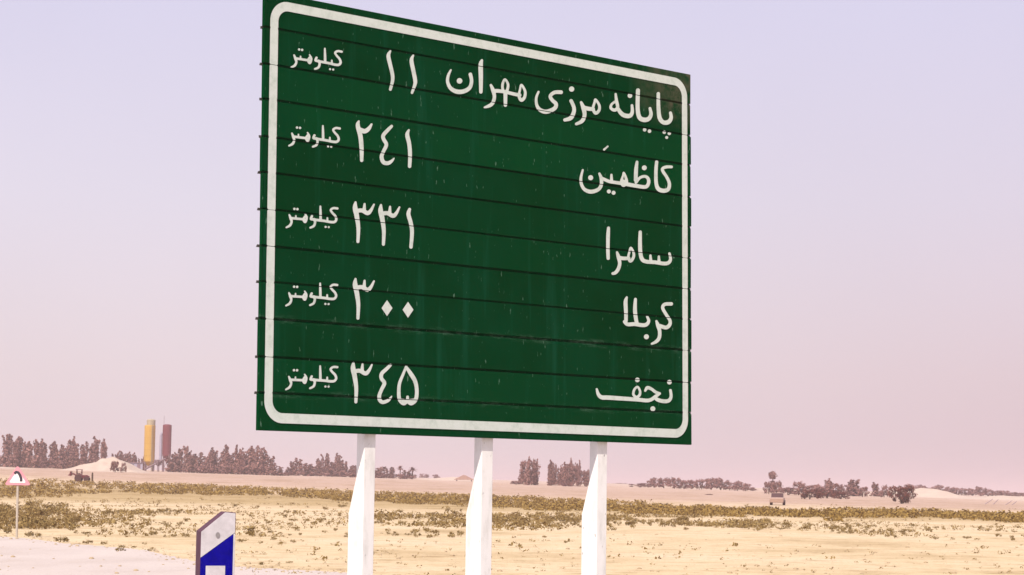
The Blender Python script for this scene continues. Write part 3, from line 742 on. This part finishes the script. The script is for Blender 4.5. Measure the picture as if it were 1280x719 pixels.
scatter(26, lambda: (U_(80, 245), U_(651, 672)), 'dry shrub scattered on sand left of the blue marker post', 'shrubs left of the marker post', (6, 11))
scatter(38, lambda: (U_(292, 437), U_(631, 682)), 'dry shrub scattered on sand between the marker post and first sign post', 'shrubs between marker post and first post', (5, 11))
scatter(16, lambda: (U_(470, 585), 668 + GA(0, 4)), 'dry shrub in the short front line between first and second sign posts', 'front shrubs between first and second posts', (7, 14))
scatter(22, lambda: (U_(470, 585), 645 + GA(0, 3.5) + random.random() * 4), 'brown shrub in the back line between first and second sign posts', 'back shrubs between first and second posts', (7, 13))
scatter(34, lambda: (lambda x: (x, 651 + (x - 616) * .01 + GA(0, 3.5)))(U_(616, 728)), 'brown shrub in the dense line between second and third sign posts', 'shrubs between second and third posts', (8, 15))
scatter(32, lambda: (lambda x: (x, 656 + GA(0, 3.5)))(U_(758, 860)), 'brown shrub in the dense line just right of the third sign post', 'shrubs right of the third post', (8, 14))
scatter(28, lambda: (lambda x: (x, 657 + (x - 860) * .02 + GA(0, 2.6)))(U_(860, 1085)), 'brown shrub in the broken line left of the big dark bush', 'shrubs at centre right', (7, 12))
scatter(38, lambda: (lambda x: (x, 668 + GA(0, 5.5)))(U_(1030, 1285)), 'small dry shrub scattered on open sand at the far right', 'shrubs at the right edge', (5, 11))
scatter(7, lambda: (U_(616, 800), U_(668, 690)), 'small dry shrub alone on open sand near the third sign post', 'stray shrubs near the third post', (6, 9))

# the belt of dense low scrub across the plain
top_l = [(-450, 590), (-150, 596), (0, 599), (100, 602), (240, 606.5), (370, 612.5), (520, 618), (640, 622), (780, 628.5), (900, 633), (1000, 636), (1130, 640), (1280, 645), (1450, 650), (1800, 660)]
bot_l = [(-450, 627), (-150, 625), (0, 624), (100, 622), (240, 621), (370, 625), (520, 631), (640, 637), (780, 643), (900, 646), (1000, 650), (1130, 657), (1280, 662), (1450, 668), (1800, 682)]
def interp(l, x):
    for a, b in zip(l, l[1:]):
        if x <= b[0]: return a[1] + (b[1] - a[1]) * (x - a[0]) / (b[0] - a[0])
    return l[-1][1]
gx = np.random.default_rng(3).random((64, 64))
def vnoise(x, y):
    xi, yi = int(math.floor(x)), int(math.floor(y)); fx, fy = smooth(x - xi), smooth(y - yi)
    gq = lambda a, b: gx[a % 64, b % 64]
    return (gq(xi, yi) * (1 - fx) + gq(xi + 1, yi) * fx) * (1 - fy) + (gq(xi, yi + 1) * (1 - fx) + gq(xi + 1, yi + 1) * fx) * fy
sb = MB(); rnd = random.Random(5); cnt = 0
while cnt < 7200:
    px = rnd.uniform(-420, 1780); ya, yb = interp(top_l, px), interp(bot_l, px)
    k = rnd.random() ** .9; P = ground_at(px, ya + (yb - ya) * k)
    nz = vnoise(P.x * .09 + 20, P.y * .035 + 9) * .6 + vnoise(P.x * .35, P.y * .12) * .4
    if nz < .28 + .3 * k ** 2.5: continue
    cnt += 1
    s = rnd.uniform(.28, .62) * (1.0 if k < .8 else .8)
    leaf_quads(sb, (P.x, P.y, P.z + s * .3), s * .8, 18, s * .22, rnd, .55, .3)
tag(sb.build('scrub', M_scrub), label='belt of low olive scrub across the plain', kind='stuff')

# tufts of dead grass too small and many to count, strewn over the sand
tb = MB(); cnt = 0
zones = [((-20, 190), (633, 662), 650), ((440, 740), (643, 660), 700), ((740, 960), (646, 664), 500), ((-20, 440), (628, 672), 900), ((430, 870), (638, 668), 500), ((860, 1300), (648, 671), 480), ((-20, 1300), (622, 645), 500), ((300, 1300), (668, 700), 60), ((240, 1300), (664, 725), 260)]
for (xa, xb), (ya, yb), cn in zones:
    k = 0
    while k < cn:
        P = ground_at(rnd.uniform(xa, xb), rnd.uniform(ya, yb))
        if P.y > 230 or vnoise(P.x * .22 + 3, P.y * .07) < .42 + .12 * rnd.random(): continue
        k += 1; q = rnd.uniform(.12, .30) if cn in (650, 700, 500) and ya < 650 and k % 2 else rnd.uniform(.03, .08) if cn == 260 else rnd.uniform(.05, .17)
        leaf_quads(tb, (P.x, P.y, P.z + q * .3), q, 10, q * .3, rnd, .6, .3)
tag(tb.build('grass_tufts', M_shrub), label='dry grass tufts strewn over the sand', kind='stuff')

# stones and clods on the bare ground and along the road edge
pb = MB()
def stone(P, r_):
    k = len(pb.v); n = 6
    for (rr, zz) in ((1.0, -.15), (.85, .38), (.35, .68)):
        for j in range(n):
            a_ = 2 * math.pi * j / n + rr; q = r_ * rr * rnd.uniform(.7, 1.25)
            pb.v.append((P.x + q * math.cos(a_), P.y + q * math.sin(a_), P.z + r_ * zz))
    for i in range(2):
        for j in range(n):
            j2 = (j + 1) % n; pb.f.append((k + i * n + j, k + i * n + j2, k + (i + 1) * n + j2, k + (i + 1) * n + j))
    pb.f.append(tuple(k + 2 * n + j for j in range(n)))
for _ in range(620):
    stone(ground_at(rnd.uniform(-60, 1340), rnd.uniform(664, 735)), .012 + .05 * rnd.random() ** 4)
for _ in range(420):
    p = rnd.choice(pts); 
    stone(Vector((p[0] + rnd.gauss(0, .25), p[1] + rnd.gauss(.2, .9), .003)), .012 + .04 * rnd.random() ** 3)
M_stone = simple('dusty_stone', (.36, .27, .17), .95, .25, 3)
tag(pb.build('pebbles', M_stone), label='small stones strewn on the sand and along the road edge', kind='stuff')

# ------------------------------------------------------------------ mounds and banks
def heap(name, px0, px1, y, peak_px, peak_py, mat, asym=.5, dep=1.0, seed=1):
    a = on_ground(px0, y); b = on_ground(px1, y); hx = (b.x - a.x) / 2; cx_ = (a.x + b.x) / 2
    pk = on_ground(peak_px, y); hz = top_z(peak_px, peak_py, y) - pk.z; pu = (pk.x - cx_) / hx
    n = 44; m_ = MB()
    for j in range(n + 1):
        for i in range(n + 1):
            u, v = -1 + 2 * i / n, -1 + 2 * j / n
            t = (1 + u) / (1 + pu) if u < pu else (1 - u) / (1 - pu)
            h = smooth(t) * (1 - smooth(abs(v))) ** .8
            h *= 1 + .45 * (vnoise(u * 5 + seed * 7, v * 5) - .5) + .16 * (vnoise(u * 15, v * 15 + seed) - .5)
            x, yy = cx_ + u * hx, y + v * hx * dep
            m_.v.append((x, yy, hillz(x, yy) - .12 + (hz + .12) * h))
    for j in range(n):
        for i in range(n):
            q = j * (n + 1) + i; m_.f.append((q, q + 1, q + n + 2, q + n + 1))
    return tag(m_.build(name, mat, smoothed=True), kind='structure')
heap('sand_mound', 66, 192, 432, 140, 574.5, M_mound, seed=1)
heap('earth_bank', -90, 95, 430, -10, 584, M_mound2, dep=.5, seed=2)
heap('earth_bank', 500, 640, 500, 575, 597, M_mound2, dep=.6, seed=3)
heap('earth_bank', 1050, 1240, 440, 1148, 611, M_mound2, dep=.5, seed=4)
heap('earth_bank', 1150, 1400, 430, 1275, 621, M_mound2, dep=.4, seed=5)
heap('earth_bank', 940, 1110, 395, 1020, 619, M_mound2, dep=.4, seed=6)

# ------------------------------------------------------------------ silos and plant
M_yel = simple('yellow_silo_paint', (.52, .30, .05), .5, .12, .6, stretch=(1, 1, .3))
M_cap = simple('grey_filter_cap', (.36, .30, .20), .6, .15, 1)
M_rds = simple('dark_red_silo_paint', (.155, .03, .04), .5, .15, .6, stretch=(1, 1, .3))
M_stl = simple('dusty_steel', (.20, .13, .15), .6, .2, 1)
M_duct = simple('pale_blue_duct', (.33, .30, .38), .5, .1, 1)
SY = 500; mpp = SY / F
def silo(name, px, top, cone_top, cone_bot, wpx, mat, label):
    P = on_ground(px, SY); r_ = wpx * mpp / 2
    zt, zc, zb = (top_z(px, q, SY) - P.z for q in (top, cone_top, cone_bot))
    s = thing(name, label, 'silo', P)
    m_ = MB(); m_.lathe([(r_ * .25, zb), (r_ * .98, zc), (r_, zc + .15), (r_, zt - .35), (r_ * .97, zt - .15), (r_ * .5, zt)], 28); m_.build('tank', mat, s, smoothed=False)
    for k in range(1, 6):
        rg = MB(); z = zc + (zt - zc) * k / 6; rg.lathe([(r_ * 1.0, z - .05), (r_ * 1.03, z - .04), (r_ * 1.03, z + .04), (r_ * 1.0, z + .05)], 28)
        rg.build('hoop', mat, s)
    for k in range(4):
        a = math.pi / 4 + k * math.pi / 2; x, yv = r_ * .92 * math.cos(a), r_ * .92 * math.sin(a)
        l_ = MB(); l_.tube((x, yv, -.2), (x, yv, zc + .4), .12); l_.build('leg', M_stl, s)
    br = MB()
    for k in range(4):
        a, b = math.pi / 4 + k * math.pi / 2, math.pi / 4 + (k + 1) * math.pi / 2
        if zc > 1.2: br.tube((r_ * .92 * math.cos(a), r_ * .92 * math.sin(a), .3), (r_ * .92 * math.cos(b), r_ * .92 * math.sin(b), max(.8, zc - .2)), .06, seg=6)
    if br.v: br.build('brace', M_stl, s)
    return s, r_, zt, zc
s1, r1, zt1, zc1 = silo('cement_silo', 185.5, 531, 577, 583, 13.5, M_yel, 'tall yellow cylindrical silo with a grey cap on top')
m_ = MB(); m_.lathe([(r1 * .8, zt1 - .1), (r1 * .8, zt1 + 1.0), (r1 * .7, zt1 + 1.15), (.2, zt1 + 1.3)], 20, (.2, 0, 0)); m_.build('filter_cap', M_cap, s1)
m_ = MB()
for sx in (-.22, .22): m_.tube((r1 * .6 + sx * .5, -r1 * .9 + sx * .5, 0), (r1 * .6 + sx * .5, -r1 * .9 + sx * .5, zt1), .04, seg=6)
for k in range(26):
    z = zt1 * k / 26; m_.tube((r1 * .6 - .11, -r1 * .9 - .11, z), (r1 * .6 + .11, -r1 * .9 + .11, z), .025, seg=5)
m_.build('ladder', M_cap, s1)
s2, r2, zt2, zc2 = silo('cement_silo', 207, 530.5, 570, 577, 11, M_rds, 'dark red cylindrical silo with a pale duct up its left side')
m_ = MB(); xx = -r2 - .32; m_.tube((xx, -.2, zc2 * .4), (xx, -.2, zt2 - 2.4), .3, seg=10); m_.tube((xx, -.2, zt2 - 2.4), (xx + .3, -.2, zt2 - 1.9), .28, seg=10); m_.build('duct', M_duct, s2)
m_ = MB(); m_.tube((-.75, 0, zt2 - .2), (-.75, 0, zt2 + 1.9), .04, seg=6); m_.build('antenna', M_stl, s2)
# hopper with a sloping conveyor between them
P = on_ground(197, SY - 6); hp = thing('hopper', 'dusty steel hopper with sloping conveyor between the two silos', 'hopper', P)
m_ = MB(); m_.lathe([(.25, 1.2), (1.0, 2.2), (1.0, 2.6)], 4); m_.build('bin', M_stl, hp)
for k in range(4):
    a = k * math.pi / 2; l_ = MB(); l_.tube((.9 * math.cos(a), .9 * math.sin(a), -.2), (.9 * math.cos(a), .9 * math.sin(a), 2.3), .09); l_.build('leg', M_stl, hp)
m_ = MB(); m_.tube((-2.8, -.5, .5), (1.6, -.5, 2.9), .16); m_.tube((-2.8, .1, .5), (1.6, .1, 2.9), .16)
for k in range(9):
    t = k / 8; m_.tube((-2.8 + 4.4 * t, -.5, .5 + 2.4 * t), (-2.8 + 4.4 * t, .1, .5 + 2.4 * t), .08, seg=6)
m_.build('conveyor', M_stl, hp)
P = on_ground(168, SY - 10); cb = thing('site_cabin', 'low dusty cabin left of the yellow silo foot', 'cabin', P, .2)
m_ = MB(); m_.box((-1.6, -1, -.1), (1.6, 1, 1.7)); m_.build('wall', M_duct, cb)
m_ = MB(); m_.box((-1.75, -1.15, 1.702), (1.75, 1.15, 1.85)); m_.build('roof', M_stl, cb)
m_ = MB(); m_.box((-1.1, -1.03, .8), (-.3, -1.002, 1.4)); m_.build('window', M_blk, cb)
m_ = MB(); m_.box((.4, -1.03, 0), (1.1, -1.002, 1.5)); m_.build('door', M_stl, cb)

# ------------------------------------------------------------------ tractor, stake, shelter, car, beams
M_mar = simple('dark_maroon_paint', (.10, .012, .016), .5, .2, 3)
M_tyre = simple('dusty_tyre', (.05, .018, .018), .9, .2, 5)
M_rim = simple('dull_rim', (.16, .07, .06), .6, .2, 5)
P = ground_at(99, 602.3); tr_ = thing('tractor', 'small dark maroon tractor with a raised loader arm near the sand mound', 'tractor', P, 0)
def wheel(par, x, yv, r_, w):
    q = Matrix.Rotation(math.pi / 2, 3, 'X')
    o = MB(); o.lathe([(r_ * .55, -w / 2), (r_ * .93, -w / 2), (r_, -w / 4), (r_, w / 4), (r_ * .93, w / 2), (r_ * .55, w / 2)], 18, (x, yv, r_), q)
    wo = o.build('wheel', M_tyre, par)
    h = MB(); h.lathe([(r_ * .54, -w * .4), (r_ * .54, w * .4), (r_ * .2, w * .48)], 14, (x, yv, r_), q); h.build('rim', M_rim, wo)
for yv in (-.55, .55): wheel(tr_, -.05, yv, .46, .3); wheel(tr_, .98, yv, .33, .22)
m_ = MB(); m_.prism([(-.35, .45), (1.2, .42), (1.25, .72), (.98, .86), (.35, .84), (.2, .98), (-.1, .98), (-.38, .8)], -.3, .3, lambda a, b, w: Vector((a, w, b))); m_.build('body', M_mar, tr_, bevel=.03)
m_ = MB(); m_.box((-.3, -.22, .985), (.1, .22, 1.08)); m_.box((-.36, -.22, 1.0), (-.29, .22, 1.34)); m_.build('seat', M_tyre, tr_)
m_ = MB(); m_.tube((.4, 0, .8), (.28, 0, 1.2), .025); m_.lathe([(.16, 0), (.17, .03)], 12, (.28, 0, 1.2)); m_.build('steering_wheel', M_tyre, tr_)
m_ = MB()
for yv in (-.2, .2): m_.tube((-.1, yv, .62), (-.8, yv, 1.02), .09); m_.tube((-.8, yv, 1.02), (-1.05, yv, .98), .09)
m_.build('loader_arm', M_mar, tr_)
m_ = MB()
for x, yv in ((-.32, -.26), (-.32, .26), (.3, -.26), (.3, .26)): m_.tube((x, yv, .85), (x, yv, 1.5), .035, seg=6)
m_.box((-.42, -.34, 1.5), (.4, .34, 1.56)); m_.build('canopy', M_mar, tr_)
m_ = MB(); m_.prism([(-.98, 1.3), (-.95, .82), (-1.12, .72), (-1.42, .80), (-1.2, .95), (-1.12, 1.3)], -.4, .4, lambda a, b, w: Vector((a, w, b))); m_.build('bucket', M_mar, tr_)
M_wood = simple('dark_timber', (.06, .035, .02), .9, .25, 8)
P = ground_at(115.3, 602.5); m_ = MB(); m_.lathe([(.12, -.2), (.12, .9), (.10, 1.12), (.05, 1.2)], 8)
tag(m_.build('stake', M_wood, loc=P), 'short dark upright stake standing right of the tractor', 'post')
# flat roofed shelter half hidden behind the second post
M_roof = simple('brown_tin_roof', (.34, .21, .17), .7, .15, 2)
P = on_ground(580, 488); sh_ = thing('shelter', 'open shelter with low brown roof left of the second sign post', 'shelter', P)
ez = top_z(580, 600, 488) - P.z; rz_ = top_z(580, 594, 488) - P.z
m_ = MB(); m_.prism([(-2.1, ez), (2.1, ez), (2.1, ez + .12), (.2, rz_), (-.2, rz_), (-2.1, ez + .12)], -1.5, 1.5, lambda a, b, w: Vector((a, w, b))); m_.build('roof', M_roof, sh_)
for sx in (-1.6, 1.6):
    for sy_ in (-1.2, 1.2):
        l_ = MB(); l_.tube((sx, sy_, -.2), (sx, sy_, ez), .09); l_.build('post', M_stl, sh_)
# pale car on the far track
M_car = simple('pale_pink_beige_car_paint', (.34, .22, .17), .4, .05, 2, spec=.5)
M_gls = simple('dark_car_glass', (.07, .035, .035), .35, .05, 2, spec=.2)
P = ground_at(972, 631.5); car = thing('parked_car', 'pale dusty car parked on the far sand right of the sign', 'car', P, R(80)); car.scale = (.74, .8, .8)
m_ = MB(); m_.prism([(-2.0, .32), (2.0, .32), (2.05, .6), (1.9, .8), (.95, .92), (-1.75, .95), (-2.05, .85)], -.82, .82, lambda a, b, w: Vector((a, w, b))); m_.build('body', M_car, car, bevel=.06)
m_ = MB(); m_.prism([(1.0, .955), (.35, 1.42), (-1.05, 1.45), (-1.75, .955)], -.7, .7, lambda a, b, w: Vector((a, w, b))); m_.build('cabin', M_gls, car, bevel=.04)
m_ = MB(); m_.prism([(.3, 1.452), (.25, 1.49), (-1.0, 1.51), (-1.05, 1.47)], -.66, .66, lambda a, b, w: Vector((a, w, b))); m_.build('roof', M_car, car)
for x in (-1.25, 1.3):
    for yv in (-.78, .78): wheel(car, x, yv, .32, .2)
for yv in (-.6, .6):
    m_ = MB(); m_.box((1.96, yv - .14, .60), (2.06, yv + .14, .73)); m_.build('headlight', M_tw, car)
# weathered poles leaning on the bank at the right
M_beam = simple('pale_weathered_pole', (.30, .22, .22), .8, .2, 2)
for i, (xa, ya, xb, yb) in enumerate(((1229, 632, 1242, 624), (1240, 632, 1249, 624.5), (1255, 633, 1266, 626), (1263, 633, 1272, 627))):
    Y = 300; d1, d2 = ray(xa, ya) * Y, ray(xb, yb) * Y
    a = Vector((d1.x, Y, hillz(d1.x, Y) - .15)); b = Vector((d2.x, Y + .6, CAMZ + d2.z))
    m_ = MB(); m_.tube(a - a, b - a, .07, .05)
    tag(m_.build('leaning_pole', M_beam, loc=a), f'slanting weathered pole below the far right hedge, {ORD[i]} from the left', 'pole', 'leaning poles at the right')

# ------------------------------------------------------------------ dusty air
hz = MB(); hz.box((-9000, -900, -1.2), (9000, 9500, 21))
hm = bpy.data.materials.new('dusty_air'); hm.use_nodes = True; t = hm.node_tree
for n_ in list(t.nodes):
    if n_.type != 'OUTPUT_MATERIAL': t.nodes.remove(n_)
pv = t.nodes.new('ShaderNodeVolumePrincipled'); pv.inputs['Color'].default_value = (.74, .62, .64, 1); pv.inputs['Density'].default_value = .00045
t.links.new(pv.outputs[0], t.nodes['Material Output'].inputs['Volume'])
ho = tag(hz.build('haze', hm), kind='stuff')
